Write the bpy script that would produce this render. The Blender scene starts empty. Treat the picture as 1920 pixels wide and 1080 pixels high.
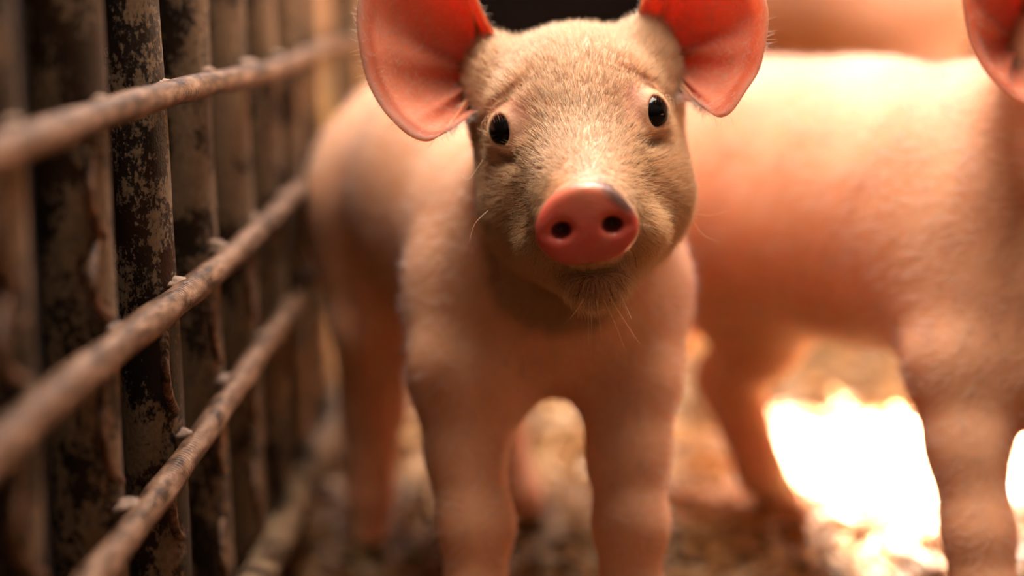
import bpy, math, random
import numpy as np
from mathutils import Vector, Matrix
random.seed(7); rng = np.random.default_rng(7)
sc = bpy.context.scene
COL = sc.collection

# ------------------------------------------------------------------ camera
F = 2667.0                       # focal length in pixels of the 1920 px wide frame (50 mm)
H = 0.46                         # camera height
PITCH = math.atan(560.0 / F)
YAW = math.atan(40.0 / F)        # turned slightly left
cam_d = bpy.data.cameras.new('camera'); cam = bpy.data.objects.new('camera', cam_d); COL.objects.link(cam)
cam_d.sensor_width = 36; cam_d.lens = 36 * F / 1920
cam.location = (0, 0, H); cam.rotation_euler = (math.pi / 2 - PITCH, 0, YAW)
cam_d.clip_start = 0.02; cam_d.clip_end = 50
cam_d.dof.use_dof = True; cam_d.dof.focus_distance = 0.728; cam_d.dof.aperture_fstop = 1.9
sc.camera = cam
CR = np.array(Matrix.Rotation(YAW, 3, 'Z') @ Matrix.Rotation(math.pi / 2 - PITCH, 3, 'X'))
CO = np.array([0, 0, H])
def W(px, py, d):                # world point seen at pixel px,py at depth d
    return CO + CR @ np.array([(px - 960) / F * d, (540 - py) / F * d, -d])
def G(px, py, z=0.0):            # point of the plane z under a pixel
    v = CR @ np.array([(px - 960) / F, (540 - py) / F, -1.0])
    return CO + v * ((z - H) / v[2])

# ------------------------------------------------------------------ light
sc.view_settings.view_transform = 'Standard'; sc.view_settings.look = 'None'
sc.view_settings.gamma = 1; sc.view_settings.use_curve_mapping = False
sc.view_settings.exposure = 0.30
wd = bpy.data.worlds.new('world'); sc.world = wd; wd.use_nodes = True
bg = wd.node_tree.nodes['Background']; bg.inputs[1].default_value = .34
_tc = wd.node_tree.nodes.new('ShaderNodeTexCoord'); _sx = wd.node_tree.nodes.new('ShaderNodeSeparateXYZ'); _rp = wd.node_tree.nodes.new('ShaderNodeValToRGB')
wd.node_tree.links.new(_tc.outputs['Generated'], _sx.inputs[0]); wd.node_tree.links.new(_sx.outputs['Z'], _rp.inputs[0]); wd.node_tree.links.new(_rp.outputs[0], bg.inputs[0])
for _e, (_p, _c) in zip(_rp.color_ramp.elements, [(0.0, (.085, .035, .015, 1)), (.6, (1.0, .78, .60, 1))]): _e.position = _p; _e.color = _c
def light(name, kind, loc, target, energy, color, **kw):
    l = bpy.data.lights.new(name, kind); o = bpy.data.objects.new(name, l); COL.objects.link(o)
    o.location = loc; d = Vector(target) - Vector(loc); o.rotation_euler = d.to_track_quat('-Z', 'Y').to_euler()
    l.energy = energy; l.color = color
    for k, v in kw.items(): setattr(l, k, v)
    return o
light('roof_light', 'AREA', (0.15, 0.93, 2.15), (0.12, .95, 0.0), 80, (1.0, 0.87, 0.72), shape='RECTANGLE', size=1.5, size_y=.75)
light('far_roof_light', 'AREA', (0.22, 2.0, 2.15), (0.15, 1.10, 0.0), 70, (0.86, 0.88, 1.0), shape='RECTANGLE', size=1.6, size_y=1.0)
light('added_rim_light', 'AREA', (1.6, 2.7, 1.05), (0.05, 1.0, 0.25), 34, (1.0, 0.60, 0.32), shape='RECTANGLE', size=1.1, size_y=1.5)  # added warm lamp for rim light from back right; no door stands there
SUN_DIR = Vector((0.35, 0.95, 1.5)).normalized()      # towards the sun
light('sun', 'SUN', tuple(SUN_DIR * 5), (0, 0, 0), 480, (1.0, 0.93, 0.90), angle=0.03)
sc.cycles.use_denoising = True
sc.cycles.max_bounces = 8; sc.cycles.diffuse_bounces = 4; sc.cycles.transmission_bounces = 4
sc.cycles.sample_clamp_indirect = 6

# ------------------------------------------------------------------ helpers
def mesh(name, verts, faces, mat=None, parent=None, smooth=True, attrs=None):
    me = bpy.data.meshes.new(name)
    verts = np.asarray(verts, dtype=np.float32)
    if isinstance(faces, np.ndarray):
        n, k = faces.shape
        me.vertices.add(len(verts)); me.vertices.foreach_set('co', verts.ravel())
        me.loops.add(n * k); me.loops.foreach_set('vertex_index', faces.astype(np.int32).ravel())
        me.polygons.add(n); me.polygons.foreach_set('loop_start', np.arange(0, n * k, k, dtype=np.int32))
        me.polygons.foreach_set('loop_total', np.full(n, k, dtype=np.int32))
        me.update(calc_edges=True)
    else:
        me.from_pydata(verts.tolist(), [], [list(f) for f in faces]); me.update()
    me.validate()
    if smooth: me.polygons.foreach_set('use_smooth', np.ones(len(me.polygons), dtype=bool))
    for an, av in (attrs or {}).items():
        a = me.attributes.new(an, 'FLOAT_COLOR', 'POINT')
        c = np.ones((len(verts), 4), dtype=np.float32); c[:, :3] = av; a.data.foreach_set('color', c.ravel())
    if mat: me.materials.append(mat)
    o = bpy.data.objects.new(name, me); COL.objects.link(o)
    if parent: o.parent = parent
    return o
def tag(o, label=None, cat=None, group=None, kind=None):
    for k, v in (('label', label), ('category', cat), ('group', group), ('kind', kind)):
        if v: o[k] = v
    return o
def empty(name, loc):
    o = bpy.data.objects.new(name, None); COL.objects.link(o); o.location = loc; o.empty_display_size = .05
    return o
def box(name, lo, hi, mat, parent=None):
    x0, y0, z0 = lo; x1, y1, z1 = hi
    v = [(x0,y0,z0),(x1,y0,z0),(x1,y1,z0),(x0,y1,z0),(x0,y0,z1),(x1,y0,z1),(x1,y1,z1),(x0,y1,z1)]
    f = [(0,3,2,1),(4,5,6,7),(0,1,5,4),(1,2,6,5),(2,3,7,6),(3,0,4,7)]
    return mesh(name, v, f, mat, parent, smooth=False)
def tube_geo(path, radii, seg=16, cap=True):
    path = np.asarray(path, float); n = len(path); radii = np.broadcast_to(np.asarray(radii, float), (n,))
    t = np.gradient(path, axis=0); t /= np.linalg.norm(t, axis=1)[:, None]
    up = np.array([0.0, 0, 1]) if abs(t[0][2]) < .9 else np.array([1.0, 0, 0])
    vs = []
    for i in range(n):
        a = np.cross(t[i], up); a /= np.linalg.norm(a); b = np.cross(a, t[i]); up = b
        th = np.linspace(0, 2 * np.pi, seg, endpoint=False)
        vs.append(path[i] + radii[i] * (np.cos(th)[:, None] * a + np.sin(th)[:, None] * b))
    v = np.concatenate(vs); f = []
    for i in range(n - 1):
        for j in range(seg):
            k = (j + 1) % seg
            f.append((i*seg+j, i*seg+k, (i+1)*seg+k, (i+1)*seg+j))
    if cap: f.append(tuple(range(seg))[::-1]); f.append(tuple((n-1)*seg + j for j in range(seg)))
    return v, f

# materials
class NT:
    def __init__(s, name):
        s.m = bpy.data.materials.new(name); s.m.use_nodes = True; s.t = s.m.node_tree; s.t.nodes.clear()
        s.out = s.n('ShaderNodeOutputMaterial')
    def n(s, typ, **kw):
        nd = s.t.nodes.new(typ)
        for k, v in kw.items(): setattr(nd, k, v)
        return nd
    def l(s, a, b): s.t.links.new(a, b)
    def noise(s, scale, detail=4, rough=.5, vec=None):
        nd = s.n('ShaderNodeTexNoise'); nd.inputs['Scale'].default_value = scale; nd.inputs['Detail'].default_value = detail; nd.inputs['Roughness'].default_value = rough
        if vec is None: vec = s.coord()
        s.l(vec, nd.inputs['Vector']); return nd.outputs['Fac']
    def coord(s, which='Object'):
        if not hasattr(s, 'tc'): s.tc = s.n('ShaderNodeTexCoord')
        return s.tc.outputs[which]
    def ramp(s, fac, stops):
        r = s.n('ShaderNodeValToRGB'); s.l(fac, r.inputs[0])
        while len(r.color_ramp.elements) < len(stops): r.color_ramp.elements.new(.5)
        for e, (p, c) in zip(r.color_ramp.elements, stops):
            e.position = p; e.color = (*c, 1) if len(c) == 3 else c
        return r.outputs[0]
    def mix(s, fac, a, b, mode='MIX'):
        m = s.n('ShaderNodeMix', data_type='RGBA', blend_type=mode)
        for sock, v in ((m.inputs[0], fac), (m.inputs[6], a), (m.inputs[7], b)):
            if hasattr(v, 'links') or hasattr(v, 'is_linked'): s.l(v, sock)
            elif isinstance(v, (int, float)): sock.default_value = v
            else: sock.default_value = (*v, 1)
        return m.outputs[2]
    def bump(s, h, strength, dist):
        b = s.n('ShaderNodeBump'); s.l(h, b.inputs['Height']); b.inputs['Strength'].default_value = strength; b.inputs['Distance'].default_value = dist
        return b.outputs[0]
    def bsdf(s, color, rough=.6, **kw):
        b = s.n('ShaderNodeBsdfPrincipled')
        if isinstance(color, tuple): b.inputs['Base Color'].default_value = (*color, 1)
        else: s.l(color, b.inputs['Base Color'])
        if isinstance(rough, (int, float)): b.inputs['Roughness'].default_value = rough
        else: s.l(rough, b.inputs['Roughness'])
        for k, v in kw.items():
            k = k.replace('_', ' ')
            if hasattr(v, 'is_linked'): s.l(v, b.inputs[k])
            else: b.inputs[k].default_value = v
        return b
    def done(s, sh): s.l(sh, s.out.inputs[0]); return s.m

def m_simple(name, col, rough=.7, scale=8, var=.25, bump=.3, bd=.01):
    t = NT(name); f = t.noise(scale, 6, .6)
    c = t.ramp(f, [(.3, tuple(x * (1 - var) for x in col)), (.7, tuple(min(1, x * (1 + var)) for x in col))])
    b = t.bsdf(c, rough, Specular_IOR_Level=.08); t.l(t.bump(f, bump, bd), b.inputs['Normal'])
    return t.done(b.outputs[0])

def m_rust(name, dark, tan, thr, rust, scale=38):
    t = NT(name)
    mp = t.n('ShaderNodeMapping'); t.l(t.coord(), mp.inputs['Vector']); mp.inputs['Scale'].default_value = (1, 1, .65); v = mp.outputs[0]
    big = t.noise(scale * .55, 8, .72, v); fine = t.noise(scale * 9, 5, .7, v); mid = t.noise(scale * .3, 3, .5, v)
    add = t.n('ShaderNodeMath', operation='MULTIPLY_ADD'); t.l(fine, add.inputs[0]); add.inputs[1].default_value = .35; t.l(big, add.inputs[2])
    mask = t.ramp(add.outputs[0], [(thr, (0, 0, 0)), (thr + .025, (1, 1, 1))])
    base = t.ramp(t.noise(scale * 2, 5, .7, v), [(.35, dark), (.72, tuple(x * 2.4 for x in dark))])
    base = t.mix(t.ramp(mid, [(.5, (0, 0, 0)), (.7, (1, 1, 1))]), base, rust)
    tan2 = t.ramp(fine, [(.3, tuple(x * .55 for x in tan)), (.65, tan)])
    c = t.mix(mask, base, tan2)
    r = t.ramp(mask, [(0, (.42,) * 3), (1, (.85,) * 3)])
    b = t.bsdf(c, r, Metallic=0.0, Specular_IOR_Level=.22)
    hh = t.n('ShaderNodeMath', operation='MULTIPLY_ADD'); t.l(fine, hh.inputs[0]); hh.inputs[1].default_value = .8; t.l(mask, hh.inputs[2])
    t.l(t.bump(hh.outputs[0], .8, .0012), b.inputs['Normal'])
    return t.done(b.outputs[0])

M_BAR = m_rust('peeling_black_bar', (.008, .005, .004), (.27, .18, .11), .685, (.045, .016, .006), 52)
M_BAR2 = m_rust('muddy_bar', (.012, .007, .004), (.25, .16, .095), .645, (.050, .022, .008), 46)
def m_rod():
    t = NT('worn_rod'); mp = t.n('ShaderNodeMapping'); t.l(t.coord(), mp.inputs['Vector']); mp.inputs['Scale'].default_value = (1, .3, 1)
    f = t.noise(150, 6, .7, mp.outputs[0]); g = t.noise(420, 4, .6)
    wv = t.n('ShaderNodeTexWave', wave_type='BANDS', bands_direction='Y'); t.l(t.coord(), wv.inputs['Vector'])
    wv.inputs['Scale'].default_value = 95; wv.inputs['Distortion'].default_value = 4; wv.inputs['Detail'].default_value = 2
    c = t.ramp(f, [(.40, (.030, .014, .008)), (.53, (.16, .080, .044)), (.70, (.31, .18, .115))])
    c = t.mix(t.ramp(g, [(.5, (0, 0, 0)), (.75, (.7, .7, .7))]), c, (.10, .055, .035))
    b = t.bsdf(c, .5, Metallic=.1, Specular_IOR_Level=.3, Specular_Tint=(1, .8, .62, 1))
    h = t.n('ShaderNodeMath', operation='MULTIPLY_ADD'); t.l(wv.outputs['Fac'], h.inputs[0]); h.inputs[1].default_value = .8; t.l(g, h.inputs[2])
    t.l(t.bump(h.outputs[0], .6, .0011), b.inputs['Normal'])
    return t.done(b.outputs[0])
M_ROD = m_rod()
M_WELD = m_rust('crusted_weld', (.05, .035, .03), (.34, .22, .16), .55, (.12, .06, .035))
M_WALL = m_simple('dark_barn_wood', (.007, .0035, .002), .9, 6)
M_BOARD = m_simple('tan_boards', (.60, .31, .15), .85, 5)
M_FLOOR = m_simple('trodden_earth', (.13, .056, .020), .95, 14, .5, .8, .03)

def m_skin(name, warm=1.0):
    t = NT(name)
    at = t.n('ShaderNodeAttribute', attribute_name='pigment'); c = at.outputs['Color']
    f = t.noise(14, 5, .6); g = t.noise(90, 4, .6); h = t.noise(600, 3, .6)
    mot = t.ramp(f, [(.32, (.80, .62, .52)), (.68, (1.04, 1.04, 1.04))])
    c = t.mix(.8, c, mot, 'MULTIPLY')
    c = t.mix(t.ramp(g, [(.56, (0, 0, 0)), (.72, (.35, .35, .35))]), c, (.52, .30, .18))
    wet = t.n('ShaderNodeAttribute', attribute_name='wet')
    b = t.bsdf(c, t.ramp(wet.outputs['Fac'], [(0, (.55,) * 3), (1, (.27,) * 3)]), Subsurface_Weight=.35, Subsurface_Scale=.011, Specular_IOR_Level=.35)
    b.inputs['Subsurface Radius'].default_value = (1.0, .32, .14)
    bm = t.n('ShaderNodeMath', operation='MULTIPLY_ADD'); t.l(h, bm.inputs[0]); bm.inputs[1].default_value = .5; t.l(g, bm.inputs[2])
    t.l(t.bump(bm.outputs[0], .35, .0015), b.inputs['Normal'])
    tr = t.n('ShaderNodeBsdfTranslucent'); t.l(t.mix(.5, at.outputs['Color'], (.98, .42, .22)), tr.inputs[0])
    ms = t.n('ShaderNodeMixShader'); sep = t.n('ShaderNodeAttribute', attribute_name='thin')
    t.l(sep.outputs['Fac'], ms.inputs[0]); t.l(b.outputs[0], ms.inputs[1]); t.l(tr.outputs[0], ms.inputs[2])
    return t.done(ms.outputs[0])
M_SKIN = m_skin('pig_skin')
def m_fur(name, col, trc, tmix=.45):
    t = NT(name)
    b = t.bsdf(col, .45, Specular_IOR_Level=.5)
    tr = t.n('ShaderNodeBsdfTranslucent'); tr.inputs[0].default_value = (*trc, 1)
    ms = t.n('ShaderNodeMixShader'); ms.inputs[0].default_value = tmix
    t.l(b.outputs[0], ms.inputs[1]); t.l(tr.outputs[0], ms.inputs[2]); return t.done(ms.outputs[0])
M_FUR = m_fur('cream_bristle', (.95, .72, .48), (.98, .78, .54))
M_FUZZ = m_fur('pale_bristle', (.92, .80, .72), (.95, .86, .80), .65)
M_FUR_D = m_fur('dark_bristle', (.24, .11, .05), (.30, .13, .06))
tt = NT('black_eye'); M_EYE = tt.done(tt.bsdf((.004, .003, .003), .12, Specular_IOR_Level=.22).outputs[0])
M_HOOF = m_simple('dark_hoof', (.05, .03, .02), .6, 60)
M_STRAW = None

# ------------------------------------------------------------------ distance fields
def smin(a, b, k):
    h = np.clip(.5 + .5 * (b - a) / k, 0, 1); return b + (a - b) * h - k * h * (1 - h)
def rcone(P, a, b, r1, r2):
    a = np.asarray(a, np.float32); b = np.asarray(b, np.float32); ba = b - a
    l2 = float(ba @ ba); rr = r1 - r2; a2 = l2 - rr * rr; il2 = 1 / l2
    pa = P - a; y = pa @ ba; z = y - l2
    q = pa * l2 - y[:, None] * ba; x2 = (q * q).sum(1)
    y2 = y * y * l2; z2 = z * z * l2; k = np.sign(rr) * rr * rr * x2
    c1 = np.sign(z) * a2 * z2 > k; c2 = np.sign(y) * a2 * y2 < k
    d3 = (np.sqrt(x2 * a2 * il2) + y * rr) * il2 - r1
    return np.where(c1, np.sqrt(np.maximum(x2 + z2, 0)) * il2 - r2, np.where(c2, np.sqrt(np.maximum(x2 + y2, 0)) * il2 - r1, d3)).astype(np.float32)
def ell(P, c, r, R=None):
    p = P - np.asarray(c, np.float32)
    if R is not None: p = p @ np.asarray(R, np.float32)      # columns of R: local axes
    r = np.asarray(r, np.float32)
    k0 = np.sqrt(((p / r) ** 2).sum(1)); k1 = np.sqrt(((p / (r * r)) ** 2).sum(1)) + 1e-9
    return k0 * (k0 - 1) / k1

class Frame:                      # head frame: u right, v up, w forwards
    def __init__(s, o, R): s.o = np.asarray(o, float); s.R = np.asarray(R, float)
    def pt(s, *p): return s.o + s.R @ np.asarray(p, float)
    def pts(s, P): return s.o + np.asarray(P) @ s.R.T
    def inv(s, P): return (P - s.o.astype(np.float32)) @ s.R.astype(np.float32)
def rot(axis, deg): return np.array(Matrix.Rotation(math.radians(deg), 3, axis))

DISC_C = (-.003, -.0590, .070); DISC_R = rot('X', 11)    # snout disc, face tilted a little downwards
EYE = (.0365, -.001, -.0075); ER = .0112
def head_add(f, L):               # L: points in the head frame
    k = .016
    f = smin(f, ell(L, (0, .008, -.050), (.0545, .0475, .055)), .03)
    for s in (-1, 1):
        f = smin(f, ell(L, (s * .027, -.038, -.036), (.031, .038, .042)), k)
        f = smin(f, ell(L, (s * .026, .014, -.018), (.016, .012, .015)), .014)
        f = smin(f, ell(L, (s * .022, -.062, .004), (.016, .014, .024)), .014)        # lips
    f = smin(f, rcone(L, (0, -.004, -.030), (-.002, -.053, .046), .036, .0225), .022)
    f = smin(f, rcone(L, (0, -.058, -.040), (0, -.0835, .015), .035, .0145), .014)
    for s in (-1, 1):
        f = smin(f, ell(L, (s * .043, .030, -.050), (.016, .026, .018)), .016)
    # snout disc
    p = (L - np.asarray(DISC_C, np.float32)) @ DISC_R.astype(np.float32)
    rx, ry = .0247, .0204
    yy = p[:, 1] / ry
    sx = 1 - .13 * np.clip(yy, -.2, 1.2) - .05 * np.clip(-yy - .5, 0, 1)
    y2 = p[:, 1] - .0016 * np.exp(-(p[:, 0] / .008) ** 2) * (yy < 0) * np.clip(-yy, 0, 1)
    lq = np.sqrt((p[:, 0] / sx / rx) ** 2 + (y2 / ry) ** 2)
    dr = (lq - 1) * ry; bulge = .0018 * np.clip(1 - lq * lq, 0, 1)
    dz = np.abs(p[:, 2] + .005) - .0065 - bulge; rd = .0042
    a = dr + rd; b = dz + rd
    dd = np.minimum(np.maximum(a, b), 0) + np.sqrt(np.maximum(a, 0) ** 2 + np.maximum(b, 0) ** 2) - rd
    f = smin(f, dd, .005)
    # wrinkle behind the disc
    # nostrils
    for s in (-1, 1):
        q = p - np.array([s * .0122, -.0006, .004], np.float32)
        R = rot('Z', -s * 10).astype(np.float32)
        q = q @ R
        e = ell(q, (0, 0, 0), (.0052, .0043, .010)); e2 = ell(q, (s * .0045, .0004, .001), (.0062, .0018, .0035))
        f = -smin(-f, np.minimum(e, e2), .0035)
    # mouth cleft under the disc
    f = -smin(-f, ell(L, (0, -.0800, .043), (.017, .0024, .022)), .005)
    # eyes: lid bulge then opening
    for s in (-1, 1):
        c = (s * EYE[0], EYE[1], EYE[2])
        f = smin(f, ell(L, c, (.0125, .0128, .0125)), .006)
        R = rot('Y', s * 36) @ rot('Z', s * -14)
        n = R @ np.array([0, 0, 1.0])
        cc = np.array(c) + n * .0115
        f = -smin(-f, ell(L, cc, (.0068, .0092, .0085), R), .0018)
        # brow crease and fold under the eye
        f = -smin(-f, ell(L, np.array(c) + (s * -.002, .0185, .009), (.0085, .0010, .0045), rot('Z', s * -30)), .007)
        f = -smin(-f, ell(L, np.array(c) + (s * .001, -.0165, .0085), (.0075, .0009, .0045), rot('Z', s * 14)), .007)
    return f

def grid_mesh(field, xs, ys, zs):
    nx, ny, nz = len(xs), len(ys), len(zs)
    V = np.empty((nx, ny, nz), np.float32)
    Y, Z = np.meshgrid(ys, zs, indexing='ij')
    yz = np.stack([Y.ravel(), Z.ravel()], 1)
    step = max(1, 400000 // (ny * nz))
    for i in range(0, nx, step):
        j = min(nx, i + step); n = j - i
        P = np.empty((n * ny * nz, 3), np.float32)
        P[:, 0] = np.repeat(xs[i:j], ny * nz); P[:, 1:] = np.tile(yz, (n, 1))
        V[i:j] = field(P).reshape(n, ny, nz)
    S = V < 0
    cnt = np.zeros((nx-1, ny-1, nz-1), np.int16); acc = np.zeros((nx-1, ny-1, nz-1, 3), np.float32)
    ax = (xs, ys, zs)
    for d in range(3):
        o = [e for e in range(3) if e != d]
        a = [slice(None)] * 3; b = [slice(None)] * 3; a[d] = slice(0, -1); b[d] = slice(1, None)
        va, vb = V[tuple(a)], V[tuple(b)]; cr = S[tuple(a)] != S[tuple(b)]
        t = np.where(cr, va / np.where(cr, va - vb, 1), 0)
        g = [None] * 3
        for e in range(3):
            sh = [1, 1, 1]; sh[e] = -1
            if e == d:
                lo = ax[e][:-1].reshape(sh); st = np.diff(ax[e]).reshape(sh); g[e] = lo + t * st
            else: g[e] = np.broadcast_to(ax[e].reshape(sh), cr.shape)
        for s1 in (0, 1):
            for s2 in (0, 1):
                sl = [slice(None)] * 3
                sl[o[0]] = slice(1, None) if s1 else slice(0, -1); sl[o[1]] = slice(1, None) if s2 else slice(0, -1)
                c = cr[tuple(sl)]; cnt += c
                for e in range(3): acc[..., e] += np.where(c, g[e][tuple(sl)], 0)
    idx = -np.ones(cnt.shape, np.int64); on = cnt > 0; idx[on] = np.arange(on.sum())
    verts = acc[on] / cnt[on][:, None]
    faces = []
    for d in range(3):
        o = [e for e in range(3) if e != d]
        a = [slice(1, -1)] * 3; b = [slice(1, -1)] * 3; a[d] = slice(0, -1); b[d] = slice(1, None)
        cr = S[tuple(a)] != S[tuple(b)]; ins = S[tuple(a)][cr]
        I = np.argwhere(cr); I[:, o[0]] += 1; I[:, o[1]] += 1
        q = []
        for (s1, s2) in ((-1, -1), (0, -1), (0, 0), (-1, 0)):
            J = I.copy(); J[:, o[0]] += s1; J[:, o[1]] += s2; q.append(idx[J[:, 0], J[:, 1], J[:, 2]])
        q = np.stack(q, 1); flip = ins if d != 1 else ~ins
        q[~flip] = q[~flip][:, ::-1]; faces.append(q)
    return verts, np.concatenate(faces)
def project(field, v, it=3):
    v = v.astype(np.float32); e = np.float32(4e-4)
    for _ in range(it):
        f = field(v); g = np.stack([field(v + np.eye(3, dtype=np.float32)[k] * e) - field(v - np.eye(3, dtype=np.float32)[k] * e) for k in range(3)], 1) / (2 * e)
        n2 = (g * g).sum(1) + 1e-6
        v = v - np.clip(f / n2, -.003, .003)[:, None] * g
    return v, g / np.sqrt(n2)[:, None]
def axis_lines(lo, hi, coarse, fines, fine):
    out = [lo]
    while out[-1] < hi:
        x = out[-1]; dist = min([max(a - x, x - b, 0) for a, b in fines] or [9])
        out.append(x + min(coarse, fine + dist * .25))
    return np.array(out, np.float32)

# ------------------------------------------------------------------ ears
def catmull(pts, per):
    p = np.asarray(pts, float); out = []
    for i in range(len(p) - 1):
        p0 = p[max(i-1, 0)]; p1 = p[i]; p2 = p[i+1]; p3 = p[min(i+2, len(p)-1)]
        for t in np.linspace(0, 1, per, endpoint=False):
            out.append(.5 * (2*p1 + (p2-p0)*t + (2*p0-5*p1+4*p2-p3)*t*t + (3*p1-p0-3*p2+p3)*t**3))
    out.append(p[-1]); return np.array(out)
def ear_geo(outline, base_c, side):
    """outline: (x,y,depthoffset) in head frame metres from upper root round the rim to lower root; base_c: deepest point."""
    rim = catmull(outline, 8); n = len(rim); rings = 22
    c = np.asarray(base_c, float)
    front = []
    for r in range(rings + 1):
        s = r / rings
        for i in range(n):
            p = c * (1 - s) + rim[i] * s
            # cupped: straight spokes pushed back, so the middle lies behind the rim; veins and folds
            q = p.copy(); q[2] -= .022 * math.sin(math.pi * min(1, s * 1.0)) ** .8 * (1 - .25 * s)
            a = i / (n - 1)
            q[2] += .0120 * math.exp(-((a - .68) / .045) ** 2) * math.sin(math.pi * s) * (1 - s * .5)
            q[2] += .0105 * math.exp(-((a - .83) / .04) ** 2) * math.sin(math.pi * s)
            q[2] += .0085 * math.exp(-((a - .50) / .04) ** 2) * math.sin(math.pi * s)
            q[2] += .0070 * math.exp(-((a - .18) / .04) ** 2) * math.sin(math.pi * s)
            if s > .9: q[2] -= .0050 * ((s - .9) / .1) ** 2        # rim rolled back
            front.append(q)
    front = np.array(front).reshape(rings + 1, n, 3)
    # back sheet
    du = np.gradient(front, axis=0); dv = np.gradient(front, axis=1); nn = np.cross(du, dv); nn /= np.linalg.norm(nn, axis=2)[..., None] + 1e-12
    if nn[rings // 2, n // 2, 2] < 0: nn = -nn
    th = (.0012 + .0022 * (1 - np.linspace(0, 1, rings + 1)) ** 1)[:, None, None]; 
    back = front - nn * th
    v = np.concatenate([front.reshape(-1, 3), back.reshape(-1, 3)]); B = (rings + 1) * n; f = []
    for r in range(rings):
        for i in range(n - 1):
            a, b, cc, d = r*n+i, r*n+i+1, (r+1)*n+i+1, (r+1)*n+i
            f.append((a, b, cc, d)); f.append((B+d, B+cc, B+b, B+a))
    for i in range(n - 1):
        a, b = rings*n+i, rings*n+i+1; f.append((a, b, B+b, B+a))
    for r in range(rings):
        a, b = r*n, (r+1)*n; f.append((a, b, B+b, B+a)); a, b = r*n+n-1, (r+1)*n+n-1; f.append((b, a, B+a, B+b))
    v = np.array(v)
    # orientation
    f = np.array(f)
    a, b, c2 = v[f[0][0] + 5 * n + n // 2], v[f[0][0] + 5 * n + n // 2 + 1], v[f[0][0] + 6 * n + n // 2 + 1]
    if np.cross(b - a, c2 - b)[2] < 0: f = f[:, ::-1]
    s_front = np.repeat(np.linspace(0, 1, rings + 1), n)
    return v, f, np.concatenate([s_front, s_front + 2]), rim

def in_head(fr, px, py, d): return fr.inv(np.array([W(px, py, d)], np.float32))[0]

# ------------------------------------------------------------------ pig builder
PINK = np.array([.86, .46, .27]); SNOUT = np.array([.68, .12, .09]); EARIN = np.array([.76, .25, .15])
def fur_mesh(name, V, Q, dens, length, width, dirf, mat, parent, n, seg=3, seed=1, curl=.25, lift=.35):
    r = np.random.default_rng(seed)
    T = np.concatenate([Q[:, [0, 1, 2]], Q[:, [0, 2, 3]]]); a, b, c = V[T[:, 0]], V[T[:, 1]], V[T[:, 2]]
    cn = np.cross(b - a, c - a); ar = np.linalg.norm(cn, axis=1); nn = cn / (ar[:, None] + 1e-12)
    cen = (a + b + c) / 3
    w = ar * dens(cen, nn); w = np.clip(w, 0, None); w /= w.sum()
    pick = r.choice(len(T), n, p=w); u, t = r.random(n), r.random(n); fl = u + t > 1; u[fl] = 1 - u[fl]; t[fl] = 1 - t[fl]
    P = a[pick] + u[:, None] * (b - a)[pick] + t[:, None] * (c - a)[pick]; N = nn[pick]
    D = dirf(P, N) + r.normal(0, curl, (n, 3)); D -= (D * N).sum(1)[:, None] * N; D /= np.linalg.norm(D, axis=1)[:, None] + 1e-9
    L = length(P) * r.uniform(.6, 1.25, n); lf = lift * r.uniform(.6, 1.5, n)
    S = np.cross(D, N); side2 = N
    rings = []
    for k in range(seg):
        s = k / seg; hgt = (s - .35 * s * s) * lf
        C = P + D * (L * s)[:, None] + N * (L * hgt)[:, None] - N * .0002
        wd = width * (1 - .75 * s)
        for th in (0, 2.094, 4.189):
            rings.append(C + wd * (math.cos(th) * S + math.sin(th) * side2))
    tip = P + D * L[:, None] + N * (L * .65 * lf)[:, None]; rings.append(tip)
    VV = np.stack(rings, 1); k = VV.shape[1]; base = np.arange(n) * k
    fs = []
    for q in range(seg - 1):
        for j in range(3):
            j2 = (j + 1) % 3; fs.append(np.stack([base + q*3+j, base + q*3+j2, base + (q+1)*3+j2, base + (q+1)*3+j], 1))
    for j in range(3):
        j2 = (j + 1) % 3; fs.append(np.stack([base + (seg-1)*3+j, base + (seg-1)*3+j2, base + k-1, base + k-1], 1))
    Fq = np.concatenate(fs[:-3]); Ft = np.concatenate(fs[-3:])[:, :3]
    VV = VV.reshape(-1, 3)
    me = bpy.data.meshes.new(name)
    me.vertices.add(len(VV)); me.vertices.foreach_set('co', VV.astype(np.float32).ravel())
    li = np.concatenate([Fq.ravel(), Ft.ravel()]).astype(np.int32); me.loops.add(len(li)); me.loops.foreach_set('vertex_index', li)
    ls = np.concatenate([np.arange(len(Fq)) * 4, len(Fq) * 4 + np.arange(len(Ft)) * 3]).astype(np.int32)
    me.polygons.add(len(ls)); me.polygons.foreach_set('loop_start', ls); me.polygons.foreach_set('loop_total', np.r_[np.full(len(Fq), 4), np.full(len(Ft), 3)].astype(np.int32))
    me.update(calc_edges=True); me.polygons.foreach_set('use_smooth', np.ones(len(ls), dtype=bool)); me.materials.append(mat)
    o = bpy.data.objects.new(name, me); COL.objects.link(o); o.parent = parent; tag(o, kind='stuff')
    return o

EAR_L = [(930, 66, .785), (905, 20, .775), (880, -30, .765), (840, -90, .758), (780, -130, .755), (715, -110, .752), (680, -40, .750), (668, 40, .748),
         (682, 130, .745), (708, 188, .742), (742, 230, .738), (774, 254, .736), (806, 260, .737), (838, 245, .745), (866, 226, .758), (893, 205, .772)]
EAR_R = [(1198, 30, .785), (1206, -10, .775), (1235, -60, .765), (1290, -110, .758), (1350, -110, .752), (1405, -70, .748), (1436, -5, .746), (1440, 50, .744),
         (1427, 120, .742), (1398, 168, .738), (1372, 206, .736), (1350, 215, .737), (1328, 205, .744), (1303, 189, .756), (1280, 184, .765), (1266, 175, .775)]

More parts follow.
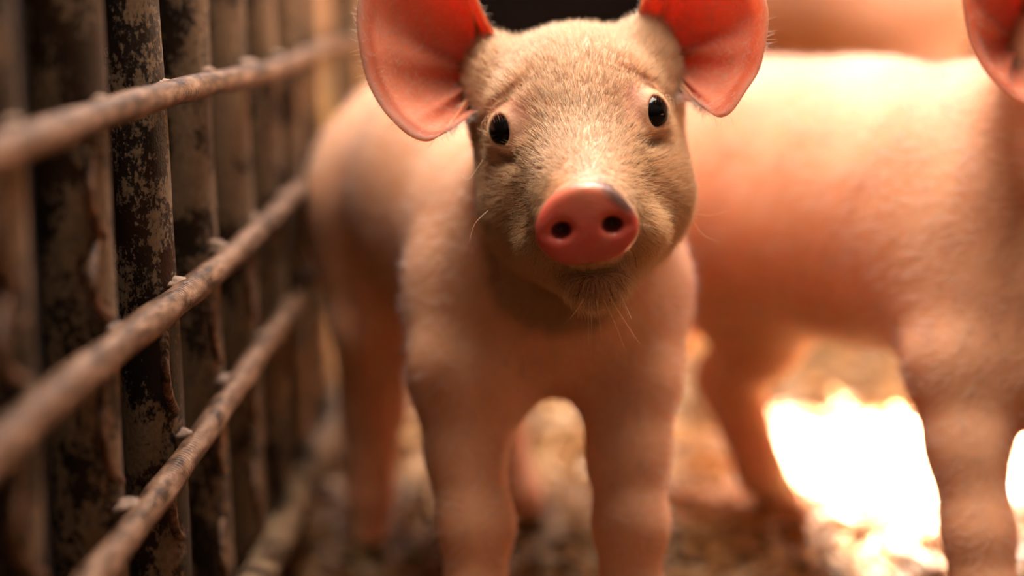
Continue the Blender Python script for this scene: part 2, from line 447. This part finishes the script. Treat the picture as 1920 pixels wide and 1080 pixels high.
def build_pig(tagargs, fr, body_prims, hooves, ears, spacing, bounds, base, head_box, n_head, n_body, patches=True):
    def field(P):
        f = None
        for pr in body_prims:
            a, b, r1, r2, k = pr
            d = rcone(P, a, b, r1, r2); f = d if f is None else smin(f, d, k)
        L = fr.inv(P)
        return head_add(f, L)
    fine, coarse = spacing
    xs, ys, zs = [axis_lines(bounds[0][i], bounds[1][i], coarse, [(head_box[0][i], head_box[1][i])], fine) for i in range(3)]
    V, Q = grid_mesh(field, xs, ys, zs)
    V, Nn = project(field, V, 3)
    # face winding from the gradient
    a, b, c, d = [V[Q[:, i]] for i in range(4)]
    fl = (np.cross(c - a, d - b) * Nn[Q[:, 0]]).sum(1) < 0; Q[fl] = Q[fl][:, ::-1]
    L = fr.inv(V)
    # pigment
    Cc = np.tile(PINK, (len(V), 1))
    m = np.clip((.078 - np.abs(L[:, 0])) / .02, 0, 1) * np.clip((L[:, 2] + .075) / .03, 0, 1) * np.clip((L[:, 1] + .115) / .03, 0, 1)
    Cc = Cc * (1 - m[:, None]) + np.array([.93, .58, .37]) * m[:, None]       # paler coat of the face
    p = (L - np.asarray(DISC_C, np.float32)) @ DISC_R.astype(np.float32)
    rr = np.sqrt((p[:, 0] / .0265) ** 2 + (p[:, 1] / .0215) ** 2)
    m = np.clip((p[:, 2] + .013) / .004, 0, 1) * np.clip((1.12 - rr) / .1, 0, 1)
    Cc = Cc * (1 - m[:, None]) + SNOUT * m[:, None]
    wetm = m.copy()
    # bare bridge of the nose and eye surrounds
    m = np.exp(-((L[:, 0] / .019) ** 2 + ((L[:, 1] + .038) / .014) ** 2)) * (L[:, 2] > -.01) * .8
    Cc = Cc * (1 - m[:, None]) + np.array([.74, .34, .20]) * m[:, None]
    for s in (-1, 1):
        m = np.exp(-(((L[:, 0] - s * .029) / .012) ** 2 + ((L[:, 1] - .006) / .017) ** 2)) * (L[:, 2] > -.02) * .8
        Cc = Cc * (1 - m[:, None]) + np.array([.72, .36, .26]) * m[:, None]
        q = p - np.array([s * .0122, -.0006, 0]); m = np.exp(-((q[:, 0] / .0058) ** 2 + (q[:, 1] / .0048) ** 2) ** 2) * (p[:, 2] < .0005) * (p[:, 2] > -.012)
        Cc = Cc * (1 - m[:, None]) + np.array([.10, .02, .015]) * m[:, None]
    # muzzle darker around lips
    m = np.exp(-((L[:, 0] / .024) ** 2 + ((L[:, 1] + .084) / .010) ** 2)) * (L[:, 2] > 0) * .75
    Cc = Cc * (1 - m[:, None]) + np.array([.22, .11, .05]) * m[:, None]
    if patches:   # grey patch on the snout rim and side of the muzzle
        m = np.exp(-(((p[:, 0] - .0165 + .9 * (p[:, 1] - .0115)) / .0050) ** 2 + ((p[:, 0] - .0165 - .9 * (p[:, 1] - .0115)) / .019) ** 2) ** 2) * (p[:, 2] > -.014) * .92
        Cc = Cc * (1 - m[:, None]) + np.array([.07, .055, .05]) * m[:, None]
    # reddish skin low on the legs and belly
    thin = np.zeros(len(V))
    # ears
    allV, allQ, allC, allT = [V], [Q], [Cc], [thin]; off = len(V); rims = []; ear_pts = []
    for (eo, ec) in ears:
        ev, ef, es, rim = ear_geo(eo, ec, 1)
        ev = fr.pts(ev).astype(np.float32)
        inner = es <= 1; s = np.where(inner, es, es - 2)
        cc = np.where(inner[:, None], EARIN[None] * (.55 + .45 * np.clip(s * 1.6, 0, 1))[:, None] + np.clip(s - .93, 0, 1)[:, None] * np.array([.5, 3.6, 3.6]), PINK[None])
        # inner ear colour: darker towards the conch, paler at the rim
        allV.append(ev); allQ.append(ef + off); allC.append(cc); allT.append(np.where(s > .9, .6, np.where(s > .2, .12, .04))); off += len(ev); rims.append(fr.pts(rim)); ear_pts.append((ev, ef))
    AV, AQ, AC, AT = np.concatenate(allV), np.concatenate(allQ), np.concatenate(allC), np.concatenate(allT)
    root = mesh('piglet', AV - base, AQ, M_SKIN, None, True, {'pigment': np.clip(AC, 0, 1), 'thin': np.repeat(AT[:, None], 3, 1), 'wet': np.repeat(np.r_[wetm, np.zeros(len(AV) - len(wetm))][:, None], 3, 1)})
    root.location = base; tag(root, *tagargs)
    # eyes
    for s in (-1, 1):
        n, m2 = 24, 16; vs = []; fs = []
        for i in range(m2 + 1):
            ph = math.pi * i / m2
            for j in range(n):
                th = 2 * math.pi * j / n; vs.append((math.sin(ph) * math.cos(th), math.sin(ph) * math.sin(th), math.cos(ph)))
        for i in range(m2):
            for j in range(n): fs.append((i*n+j, i*n+(j+1) % n, (i+1)*n+(j+1) % n, (i+1)*n+j))
        ev = np.array(vs) * ER
        ev[:, 2] = np.where(ev[:, 2] > .007, ev[:, 2] + (ev[:, 2] - .007) * .3, ev[:, 2])
        ev = ev @ rot('Y', s * 36).T + np.array([s * EYE[0], EYE[1], EYE[2]])
        mesh('eye', fr.pts(ev) - base, fs, M_EYE, root)
    # hooves: two toes each
    for (hp, fd, r) in hooves:
        fd = np.array(fd, float); fd[2] = 0; fd /= np.linalg.norm(fd); sd = np.array([-fd[1], fd[0], 0])
        for s in (-1, 1):
            vs = []; fs = []; n = 14; ringz = [(0, 1.05, 1.25), (.008, 1.0, 1.15), (.018, .9, .95), (.028, .78, .72), (.031, .3, .3)]
            for (z, wx, ly) in ringz:
                for j in range(n):
                    th = 2 * math.pi * j / n
                    o2 = sd * (s * r * .55 + math.cos(th) * r * .5 * wx) + fd * (math.sin(th) * r * .95 * ly + r * .5 - z * .35)
                    vs.append(np.array(hp) + o2 + np.array([0, 0, z]))
            for i in range(len(ringz) - 1):
                for j in range(n): fs.append((i*n+j, i*n+(j+1) % n, (i+1)*n+(j+1) % n, (i+1)*n+j))
            fs.append(tuple(range(n))[::-1]); fs.append(tuple(4*n + j for j in range(n)))
            mesh('hoof', np.array(vs) - base, fs, M_HOOF, root)
    Vb = V.astype(float) - base
    o_l = fr.inv
    def Lof(P): return fr.inv((P + base).astype(np.float32))
    hb = head_box
    def inhead(P):
        l = Lof(P); return (np.abs(l[:, 0]) < .075) & (l[:, 1] > -.11) & (l[:, 1] < .075) & (l[:, 2] > -.075)
    def dens_head(P, N):
        l = Lof(P); q = (l - np.asarray(DISC_C)) @ DISC_R
        d = inhead(P).astype(float)
        d *= 1 - np.clip((q[:, 2] + .018) / .006, 0, 1) * (np.hypot(q[:, 0] / 1.2, q[:, 1]) < .026)
        d *= 1 - .55 * np.exp(-((l[:, 0] / .017) ** 2 + ((l[:, 1] + .038) / .012) ** 2))
        for s in (-1, 1):
            e = np.sqrt(((l[:, 0] - s * .037) / 1.0) ** 2 + (l[:, 1] ** 2)); d *= np.clip((e - .010) / .006, 0, 1)
            d *= 1 - .7 * np.exp(-(((l[:, 0] - s * .028) / .008) ** 2 + ((l[:, 1] - .006) / .013) ** 2))
        return d
    def dir_head(P, N):
        l = Lof(P); src = np.array([0, -.040, .05]); v = l - src
        v[:, 2] -= .4 * np.abs(v[:, 2]); 
        low = l[:, 1] < -.07; v[low] += np.array([0, -.05, -.01])
        v /= np.linalg.norm(v, axis=1)[:, None]
        return v @ fr.R.T
    def len_head(P):
        l = Lof(P); x = .0080 + .004 * np.clip((-l[:, 1] - .03) / .05, 0, 1) + .003 * np.clip((l[:, 1] - .02) / .03, 0, 1) - .0025 * np.exp(-((l[:, 0] / .03) ** 2 + ((l[:, 1] + .045) / .03) ** 2))
        return x
    if n_head:
        fur_mesh('fur', Vb, Q, dens_head, len_head, .00012, dir_head, M_FUR, root, n_head, 3, 11, .20, .42)
        def dens_dark(P, N):
            l = Lof(P); d = dens_head(P, N)
            band = np.exp(-((l[:, 0] / .032) ** 2 + ((l[:, 1] + .006) / .026) ** 2)) + .9 * np.exp(-(((np.abs(l[:, 0]) - .024) / .008) ** 2 + ((l[:, 1] + .045) / .018) ** 2)) + .9 * np.exp(-((l[:, 0] / .024) ** 2 + ((l[:, 1] + .084) / .01) ** 2)) * (l[:, 2] > 0)
            return d * (band + .04)
        fur_mesh('fur', Vb, Q, dens_dark, lambda P: len_head(P) * .8, .00009, dir_head, M_FUR_D, root, n_head // 12, 3, 12, .2, .4)
    hd = fr.R @ np.array([0, 0, 1.0])
    back_dir = -np.array([hd[0], hd[1], 0]) + np.array([0, 0, -.45])
    def dens_body(P, N):
        l = Lof(P); return 1.0 - inhead(P) * 1.0
    fur_mesh('fur', Vb, Q, dens_body, lambda P: np.full(len(P), .0125), .00014, lambda P, N: np.tile(back_dir, (len(P), 1)), M_FUZZ, root, n_body, 3, 13, .3, .4)
    # fuzz on the ear rims and backs
    for (ev, ef), rim in zip(ear_pts, rims):
        cen_e = rim.mean(0) - base
        fur_mesh('fur', ev.astype(float) - base, ef, lambda P, N: (.12 + 14 * (np.exp(-(np.sqrt(((P[:, None, :] - (rim - base)[None, ::3])**2).sum(2)).min(1) / .0022) ** 2))) , lambda P: np.full(len(P), .0060),
                 .00008, lambda P, N: (P - cen_e) * 20, M_FUZZ, root, 2600, 3, 14, .35, .6)
    return root, field, Vb, Q

# ---------------- piglet by the fence
roll = 6.6
R1 = CR @ rot('Z', roll) @ rot('Y', -2.5)
fr1 = Frame(W(1084, 222, .745), R1)
# legs given by pixels and depth of the photographed stance
def leg(pts, k0=.03, k=.012):
    out = []
    for i in range(len(pts) - 1):
        (a, r1), (b, r2) = pts[i], pts[i + 1]; out.append((a, b, r1, r2, k0 if i == 0 else k))
    return out
gz = lambda px, d: (lambda q: np.array([q[0], q[1], 0.0]))(W(px, 20, d))
def foot(p, z=.022): q = np.array(p, float); q[2] = z; return q
FL1 = foot(W(893, 1240, .845)); FR1 = foot(W(1182, 1240, .835))
HL1 = foot(G(690, 1045)); HR1 = foot(G(985, 1000))
b1 = [(W(1030, 508, .905), W(905, 365, 1.03), .076, .088, .02),
      (W(905, 365, 1.03), W(826, 338, 1.16), .088, .096, .022),
      (fr1.pt(0, -.016, -.080), W(1036, 460, .92), .054, .068, .04),
      (W(1105, 565, .878), W(990, 560, .878), .045, .048, .035)]
b1 += [(W(1085, 560, .858), W(1062, 650, .858), .032, .016, .025)]
b1 += leg([(W(905, 560, .905), .050), (W(886, 700, .872), .0375), (W(872, 850, .862), .0225), (W(893, 985, .85), .0215), (W(892, 1100, .85), .0165), (FL1, .0165)], .022)
b1 += leg([(W(1155, 560, .905), .047), (W(1178, 710, .872), .031), (W(1178, 850, .86), .0235), (W(1183, 985, .85), .0210), (W(1182, 1100, .85), .0165), (FR1, .0165)], .022)
b1 += leg([(W(725, 410, 1.15), .062), (W(700, 610, 1.13), .032), (W(700, 760, 1.16), .026), (W(695, 930, 1.17), .0175), (HL1, .0155)], .05)
b1 += leg([(W(900, 430, 1.15), .062), (W(905, 640, 1.13), .034), (W(925, 790, 1.21), .024), (W(975, 930, 1.20), .0175), (HR1, .0155)], .05)
b1 += leg([(W(800, 250, 1.23), .010), (W(780, 200, 1.27), .006), (W(765, 240, 1.29), .004)], .02)
earsc = lambda fr, lst: [tuple(in_head(fr, *p)) for p in lst]
e1 = [(earsc(fr1, EAR_L), in_head(fr1, 915, 130, .800)), (earsc(fr1, EAR_R), in_head(fr1, 1228, 95, .800))]
hb1 = (fr1.o + np.array([-.066, -.085, -.105]), fr1.o + np.array([.066, .045, .066]))
base1 = np.array([W(950, 500, 1.0)[0], W(950, 500, 1.0)[1], 0.0])
allp = np.array([p for a in b1 for p in a[:2]])
bd1 = (np.minimum(allp.min(0) - .11, hb1[0] - .02), np.maximum(allp.max(0) + .11, hb1[1] + .02)); bd1[0][2] = -.005; bd1[1][2] = fr1.o[2] + .09
pig1, field1, V1, Q1 = build_pig(('pale pink piglet facing the camera beside the rusty bar fence, both ears spread', 'piglet'), fr1, b1,
    [(foot(FL1, 0), (0, -1, 0), .015), (foot(FR1, 0), (0, -1, 0), .015), (foot(HL1, 0), (.2, -1, 0), .014), (foot(HR1, 0), (.3, -1, 0), .014)],
    e1, (.0013, .0065), bd1, base1, hb1, 62000, 11000)

# lashes over both eyes
for s in (-1, 1):
    for k in range(11):
        t = (k - 5) / 5.0; R = rot('Y', s * 36) @ rot('Z', s * -14); c = np.array([s * EYE[0], EYE[1], EYE[2]])
        a = c + R @ np.array([t * .0055, .0090 - .0022 * t * t, .0115 - .001 * abs(t)])
        b_ = a + R @ np.array([t * .0015, -.0008, .0030]); e_ = b_ + R @ np.array([t * .0012, -.0052, .0012])
        w_ = fr1.pts(catmull([a, b_, e_], 4)); v, f = tube_geo(w_, np.linspace(.00011, .00003, len(w_)), 5)
        mesh('eyelash', v - base1, f, M_FUR if k % 2 else M_FUR_D, pig1)
# whiskers
def whisker(pts, r=.00017):
    w = catmull([W(*p) for p in pts], 6); n = len(w)
    v, f = tube_geo(w, np.linspace(r, r * .3, n), 5); mesh('whisker', v - base1, f, M_FUR, pig1)
for pts in [[(1105, 560, .712), (1103, 600, .708), (1104, 650, .706)], [(1110, 560, .712), (1109, 610, .707), (1108, 665, .705)], [(1118, 562, .712), (1124, 600, .708), (1128, 640, .706)],
            [(1130, 560, .713), (1150, 600, .708), (1172, 655, .706)], [(1142, 555, .714), (1170, 600, .71), (1200, 645, .708)], [(1095, 560, .712), (1075, 590, .708), (1050, 615, .706)],
            [(1160, 545, .716), (1185, 600, .71), (1172, 575, .712), (1190, 640, .71)],
            [(1296, 398, .775), (1330, 404, .77), (1368, 394, .765)], [(1298, 410, .775), (1318, 440, .77), (1350, 455, .765)],
            [(905, 300, .755), (880, 335, .75), (865, 330, .748)], [(915, 395, .745), (890, 420, .74), (880, 455, .737)]]:
    whisker(pts)

# ---------------- second piglet on the right, seen from the side
R2 = CR @ rot('Y', 7) @ rot('Z', 3) @ rot('X', 3)
fr2 = Frame(W(2165, 178, .80), R2)
FL2 = foot(W(1858, 1300, .835)); FR2 = foot(W(2085, 1240, .80)); HL2 = foot(G(1485, 1012)); HR2 = foot(G(1205, 985))
b2 = [(W(1840, 420, .95), W(1620, 377, 1.05), .098, .100, .02),
      (W(1620, 377, 1.05), W(1380, 350, 1.16), .101, .106, .022),
      (fr2.pt(0, -.012, -.085), W(1900, 400, .93), .053, .088, .05)]
b2 += leg([(W(1850, 520, .90), .058), (W(1798, 680, .865), .032), (W(1812, 840, .85), .0215), (W(1834, 1000, .84), .0192), (W(1846, 1110, .835), .017), (FL2, .0165)], .04)
b2 += leg([(W(2010, 560, .88), .06), (W(2040, 690, .85), .042), (W(2055, 850, .83), .0225), (W(2070, 985, .82), .021), (FR2, .0165)], .04)
b2 += leg([(W(1400, 440, 1.12), .064), (W(1424, 638, 1.14), .032), (W(1368, 712, 1.18), .026), (W(1425, 880, 1.17), .0185), (HL2, .0155)], .05)
b2 += leg([(W(1300, 420, 1.22), .06), (W(1250, 590, 1.26), .032), (W(1190, 735, 1.30), .024), (W(1205, 880, 1.27), .0175), (HR2, .0155)], .04)
def shift(fr_from, lst): return [tuple(fr_from.inv(np.array([W(*p)], np.float32))[0]) for p in lst]
e2 = [(shift(fr1, EAR_L), in_head(fr1, 915, 130, .800)), (shift(fr1, EAR_R), in_head(fr1, 1228, 95, .800))]
hb2 = (fr2.o + np.array([-.07, -.09, -.105]), fr2.o + np.array([.07, .05, .066]))
base2 = np.array([W(1650, 500, 1.0)[0], W(1650, 500, 1.0)[1], 0.0])
allp = np.array([p for a in b2 for p in a[:2]])
bd2 = (np.minimum(allp.min(0) - .12, hb2[0] - .02), np.maximum(allp.max(0) + .12, hb2[1] + .02)); bd2[0][2] = -.005; bd2[1][2] = fr2.o[2] + .09
pig2, field2, V2, Q2 = build_pig(('pink piglet standing side-on at the right, head out of frame, belly in orange shade', 'piglet'), fr2, b2,
    [(foot(FL2, 0), (.4, -1, 0), .015), (foot(FR2, 0), (.4, -1, 0), .015), (foot(HL2, 0), (.4, -1, 0), .014), (foot(HR2, 0), (.4, -1, 0), .014)],
    e2, (.0025, .0065), bd2, base2, hb2, 9000, 18000, False)

# ---------------- third piglet far behind: a copy
def copy_tree(o, parent=None):
    c = o.copy(); COL.objects.link(c); c.parent = parent
    for ch in list(o.children): copy_tree(ch, c)
    return c
pig3 = copy_tree(pig2); pig3.location = (.56, 2.95, 0); pig3.rotation_euler = (0, 0, math.radians(172)); pig3.scale = (1.6,) * 3
pig3['label'] = 'blurred tan piglet in the far background at the top right'; pig3['category'] = 'piglet'

# ------------------------------------------------------------------ fence
XB, XR = -.205, -.182
fence = tag(empty('bar_fence', (XB, .8, 0)), 'rusty pen fence of black upright bars and welded horizontal rods, along the left', 'fence')
fo = np.array([XB, .8, 0])
K = 546.0 / F * 0 + .2047
def ybar(i): return 0.742 * 0 + (.205 * F / (1000 - 252)) + i * .108
def pipe(y, mat, r, seed, ztop=.62):
    r_ = np.random.default_rng(seed); n = 70; zs = np.linspace(-.01, ztop, n); seg = 40
    th = np.linspace(0, 2 * np.pi, seg, endpoint=False); ph = r_.uniform(0, 6, 6)
    vs = []
    for z in zs:
        rad = r * (1 + .018 * np.sin(3 * th + z * 30 + ph[0]) * math.sin(z * 17 + ph[1]) + .012 * np.sin(5 * th + ph[2] + z * 55))
        cx = XB + .0015 * math.sin(z * 9 + ph[3]); cy = y + .002 * math.sin(z * 7 + ph[4])
        vs.append(np.stack([cx + rad * np.cos(th), cy + rad * np.sin(th), np.full(seg, z)], 1))
    v = np.concatenate(vs); i, j = np.meshgrid(np.arange(n - 1), np.arange(seg), indexing='ij'); k = (j + 1) % seg
    f = np.stack([i*seg+j, i*seg+k, (i+1)*seg+k, (i+1)*seg+j], -1).reshape(-1, 4)
    f = [tuple(x) for x in f] + [tuple((n-1)*seg + q for q in range(seg)), tuple(range(seg))[::-1]]
    return mesh('upright_bar', v - fo, f, mat, fence)
rods = [(.367 + .040, .0068), (.265 + .040, .0078), (.184 + .040 - .002, .0072), (.075, .0125)]
def blob(name, c, r, seed, mat):
    r_ = np.random.default_rng(seed); n, m = 20, 14; vs = []; fs = []; ph = r_.uniform(0, 6, 8)
    for i in range(m + 1):
        a = math.pi * i / m
        for j in range(n):
            t = 2 * math.pi * j / n; d = np.array([math.sin(a) * math.cos(t), math.sin(a) * math.sin(t), math.cos(a)])
            q = 1 + .22 * math.sin(3 * t + ph[0] + 2 * a) * math.sin(a) + .16 * math.sin(5 * a + ph[1] + t) * math.sin(a) + .10 * math.sin(7 * t + ph[2]) * math.sin(a)
            vs.append(c + d * np.array(r) * q)
    for i in range(m):
        for j in range(n): fs.append((i*n+j, i*n+(j+1) % n, (i+1)*n+(j+1) % n, (i+1)*n+j))
    mesh(name, np.array(vs) - fo, fs, mat, fence)
for i in (-5, -4, -3, -2, -1, 0, 1, 2, 3, 4, 5, 8):
    y = ybar(i)
    if y < .1: continue
    pipe(y, M_BAR if i == 0 else M_BAR2, .0164, 50 + i)
    for q, (z, rr) in enumerate(rods):
        if q == 3: continue
        blob('weld_bead', np.array([XB + .014, y - .004, z + .003]), (.009, .0055, .0055), 100 + i * 5 + q, M_WELD)
for q, (z, rr) in enumerate(rods):
    ys = np.linspace(.05, 1.64, 160); w = [(XR + .0015 * math.sin(y * 8 + q), y, z + .0018 * math.sin(y * 11 + q * 2)) for y in ys]
    v, f = tube_geo(w, [rr * (1 + .05 * math.sin(y * 60)) for y in ys], 20)
    mesh('horizontal_rod' if q < 3 else 'bottom_rail', v - fo, f, M_ROD if q < 3 else M_BAR2, fence)
# curved tie wires welded between rods along the near bars
for i in range(-4, 3):
    y = ybar(i) - .013
    for (z0, z1, bl) in ((.392, .350, .020), (.352, .314, .024), (.29, .236, .022), (.21, .165, .022), (.14, .09, .020)):
        if i > -1 and z0 > .3: continue
        n = 14; w = [(XB + .0135 + .004 * math.sin(math.pi * t), y + .016 * t * t - bl * math.sin(math.pi * t), z0 + (z1 - z0) * t) for t in np.linspace(0, 1, n)]
        v, f = tube_geo(w, .0026, 10); mesh('tie_wire', v - fo, f, M_ROD, fence)

# ------------------------------------------------------------------ setting
def floor():
    nx, ny = 180, 200; xs = np.linspace(-1.2, 2.6, nx); ys = np.linspace(-.3, 4.2, ny)
    X, Y = np.meshgrid(xs, ys, indexing='ij')
    Z = -.006 + .006 * np.sin(X * 13 + 1) * np.sin(Y * 11) + .004 * np.sin(X * 37 + Y * 21) + .003 * np.sin(X * 61 - Y * 53) - .004
    v = np.stack([X, Y, Z], -1).reshape(-1, 3); i, j = np.meshgrid(np.arange(nx-1), np.arange(ny-1), indexing='ij')
    f = np.stack([i*ny+j, (i+1)*ny+j, (i+1)*ny+j+1, i*ny+j+1], -1).reshape(-1, 4)
    tag(mesh('floor', v, f, M_FLOOR), kind='structure')
floor()
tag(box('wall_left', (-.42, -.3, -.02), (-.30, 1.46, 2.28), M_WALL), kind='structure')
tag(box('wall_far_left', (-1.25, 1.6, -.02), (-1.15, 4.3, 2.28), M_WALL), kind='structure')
tag(box('wall_back', (-1.25, 3.6, -.02), (2.7, 3.7, 2.3), M_WALL), kind='structure')
# roof with one opening that lets the sun through onto the straw
CZ = 2.3
def up(p): k = CZ / SUN_DIR.z; return (p[0] + SUN_DIR.x * k, p[1] + SUN_DIR.y * k)
hx0, hy0 = up((.235, 1.17)); hx1, hy1 = up((1.5, 1.445))
sx0, sy0 = up((.25, 1.045)); sx1, sy1 = up((.37, 1.095))       # small second gap, added to throw broken sunlight on the near straw
def roof():
    X = [-1.25, hx0, sx0, sx1, hx1, 2.7]; Y = [-.3, sy0, sy1, hy0, hy1, 4.3]; v = []; f = []; n = 6; N = n * n
    hole = lambda i, j: (j == 3 and 1 <= i <= 3) or (j == 1 and i == 2)
    for z in (CZ, CZ + .012):
        for x in X:
            for y in Y: v.append((x, y, z))
    for i in range(n - 1):
        for j in range(n - 1):
            a, b, c, d = i*n+j, (i+1)*n+j, (i+1)*n+j+1, i*n+j+1
            if hole(i, j): continue
            f.append((a, d, c, b)); f.append((a+N, b+N, c+N, d+N))
            for (di, dj, p, q) in ((0, -1, a, b), (1, 0, b, c), (0, 1, c, d), (-1, 0, d, a)):
                if hole(i + di, j + dj): f.append((p, q, q + N, p + N))
    tag(mesh('ceiling', v, f, M_WALL, smooth=False), kind='structure')
roof()

# ------------------------------------------------------------------ straw
def m_straw(name, a, b):
    t = NT(name); at = t.n('ShaderNodeAttribute', attribute_name='tint')
    bb = t.bsdf(at.outputs['Color'], .55); tr = t.n('ShaderNodeBsdfTranslucent'); t.l(at.outputs['Color'], tr.inputs[0])
    ms = t.n('ShaderNodeMixShader'); ms.inputs[0].default_value = .2; t.l(bb.outputs[0], ms.inputs[1]); t.l(tr.outputs[0], ms.inputs[2]); return t.done(ms.outputs[0])
M_STRAW = m_straw('straw', 0, 0)
def litter(name, n, region, zf, lab, cat, L=(.02, .07), w=.0016, chips=0, seed=3, reject=None):
    r = np.random.default_rng(seed); vs = []; fs = []; cs = []; off = 0
    pal = np.array([(.66, .33, .10), (.52, .23, .06), (.76, .44, .18), (.40, .17, .05), (.68, .30, .07), (.82, .56, .32)])
    for k in range(n + chips):
        x = r.uniform(region[0], region[1]); y = r.uniform(region[2], region[3])
        if x < -.27 and y < 1.5: x = -x * .9
        c = pal[r.integers(len(pal))] * r.uniform(.6, 1.15) * (.38 + .62 * min(1, max(0, (y - 1.0 + .12 * math.sin(x * 9)) / .35)))   # near litter tint darkened to stand in for weaker light and bounce up front
        if k < n:
            l = r.uniform(*L); a = r.uniform(0, math.pi); pit = r.normal(0, .18); ww = w * r.uniform(.7, 1.7)
            z = zf(x, y) + abs(r.normal(0, .006)) + .002 + l * .5 * abs(math.sin(pit))
            d = np.array([math.cos(a) * math.cos(pit), math.sin(a) * math.cos(pit), math.sin(pit)]); s = np.array([-math.sin(a), math.cos(a), 0]); u = np.cross(d, s)
            bend = r.normal(0, .12) * l; P0 = np.array([x, y, z])
            for q, t in enumerate((-.5, 0, .5)):
                C = P0 + d * l * t + s * bend * (1 - 4 * t * t)
                vs += [C + s * ww, C + u * ww * .6, C - s * ww, C - u * ww * .6]
            for q in (0, 1):
                for j in range(4):
                    j2 = (j + 1) % 4; fs.append((off + q*4+j, off + q*4+j2, off + q*4+4+j2, off + q*4+4+j))
            fs.append((off+3, off+2, off+1, off)); fs.append((off+8, off+9, off+10, off+11)); m = 12
        else:   # wood shaving: a curled thick flake
            l = r.uniform(.007, .020); ww = l * r.uniform(.4, .9); th = l * .16; z = zf(x, y) + r.uniform(.002, .010)
            R = np.array(Matrix.Rotation(r.uniform(0, 6.28), 3, 'Z') @ Matrix.Rotation(r.normal(0, .5), 3, 'X') @ Matrix.Rotation(r.normal(0, .5), 3, 'Y'))
            cu = r.uniform(.1, .5) * l
            for t in (-1, -.33, .33, 1):
                for (a2, b2_) in ((-1, -1), (1, -1), (1, 1), (-1, 1)):
                    wv = ww * (1 - .35 * t * t)
                    vs.append(np.array([x, y, z]) + R @ np.array([l * t, wv * a2, th * b2_ + cu * (t * t - .4)]))
            for q in range(3):
                for j in range(4):
                    j2 = (j + 1) % 4; fs.append((off + q*4+j, off + q*4+j2, off + q*4+4+j2, off + q*4+4+j))
            fs.append((off+3, off+2, off+1, off)); fs.append((off+12, off+13, off+14, off+15)); m = 16
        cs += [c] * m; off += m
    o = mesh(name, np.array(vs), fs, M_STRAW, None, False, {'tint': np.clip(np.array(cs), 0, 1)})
    tag(o, lab, cat, kind='stuff'); return o
def heap(x, y): return .32 * math.exp(-(((x + .30) / .23) ** 2 + ((y - 2.42) / .34) ** 2)) * (1 + .12 * math.sin(x * 17 + 2) * math.sin(y * 13))
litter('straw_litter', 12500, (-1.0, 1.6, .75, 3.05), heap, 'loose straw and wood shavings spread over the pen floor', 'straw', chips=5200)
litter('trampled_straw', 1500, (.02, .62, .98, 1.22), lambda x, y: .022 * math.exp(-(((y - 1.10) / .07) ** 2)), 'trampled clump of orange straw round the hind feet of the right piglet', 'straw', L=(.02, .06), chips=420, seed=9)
def heap_mesh():
    n = 60; xs = np.linspace(-1.1, .35, n); ys = np.linspace(1.8, 3.12, n); X, Y = np.meshgrid(xs, ys, indexing='ij')
    Z = np.vectorize(heap)(X, Y) - .012 + .01 * np.sin(X * 40) * np.sin(Y * 37)
    v = np.stack([X, Y, Z], -1).reshape(-1, 3); i, j = np.meshgrid(np.arange(n-1), np.arange(n-1), indexing='ij')
    f = np.stack([i*n+j, (i+1)*n+j, (i+1)*n+j+1, i*n+j+1], -1).reshape(-1, 4)
    o = mesh('straw_heap', v, f, m_simple('heap_straw', (.55, .26, .06), .9, 20, .5), None)
    tag(o, 'blurred golden heap of straw in the far corner behind the fence', 'straw heap', kind='stuff')
heap_mesh()
# plank partition in the background left
part = tag(empty('plank_partition', (-.32, 3.2, 0)), 'blurred tan board partition with a rail in the far background at the top left', 'partition')
for k in range(7):
    x0 = -.50 + k * .082; o = box('plank', (x0, -.012, -.01), (x0 + .062, .012, .75), M_BOARD, part)
box('rail', (-.52, -.05, .355), (.10, -.013, .41), M_BOARD, part)
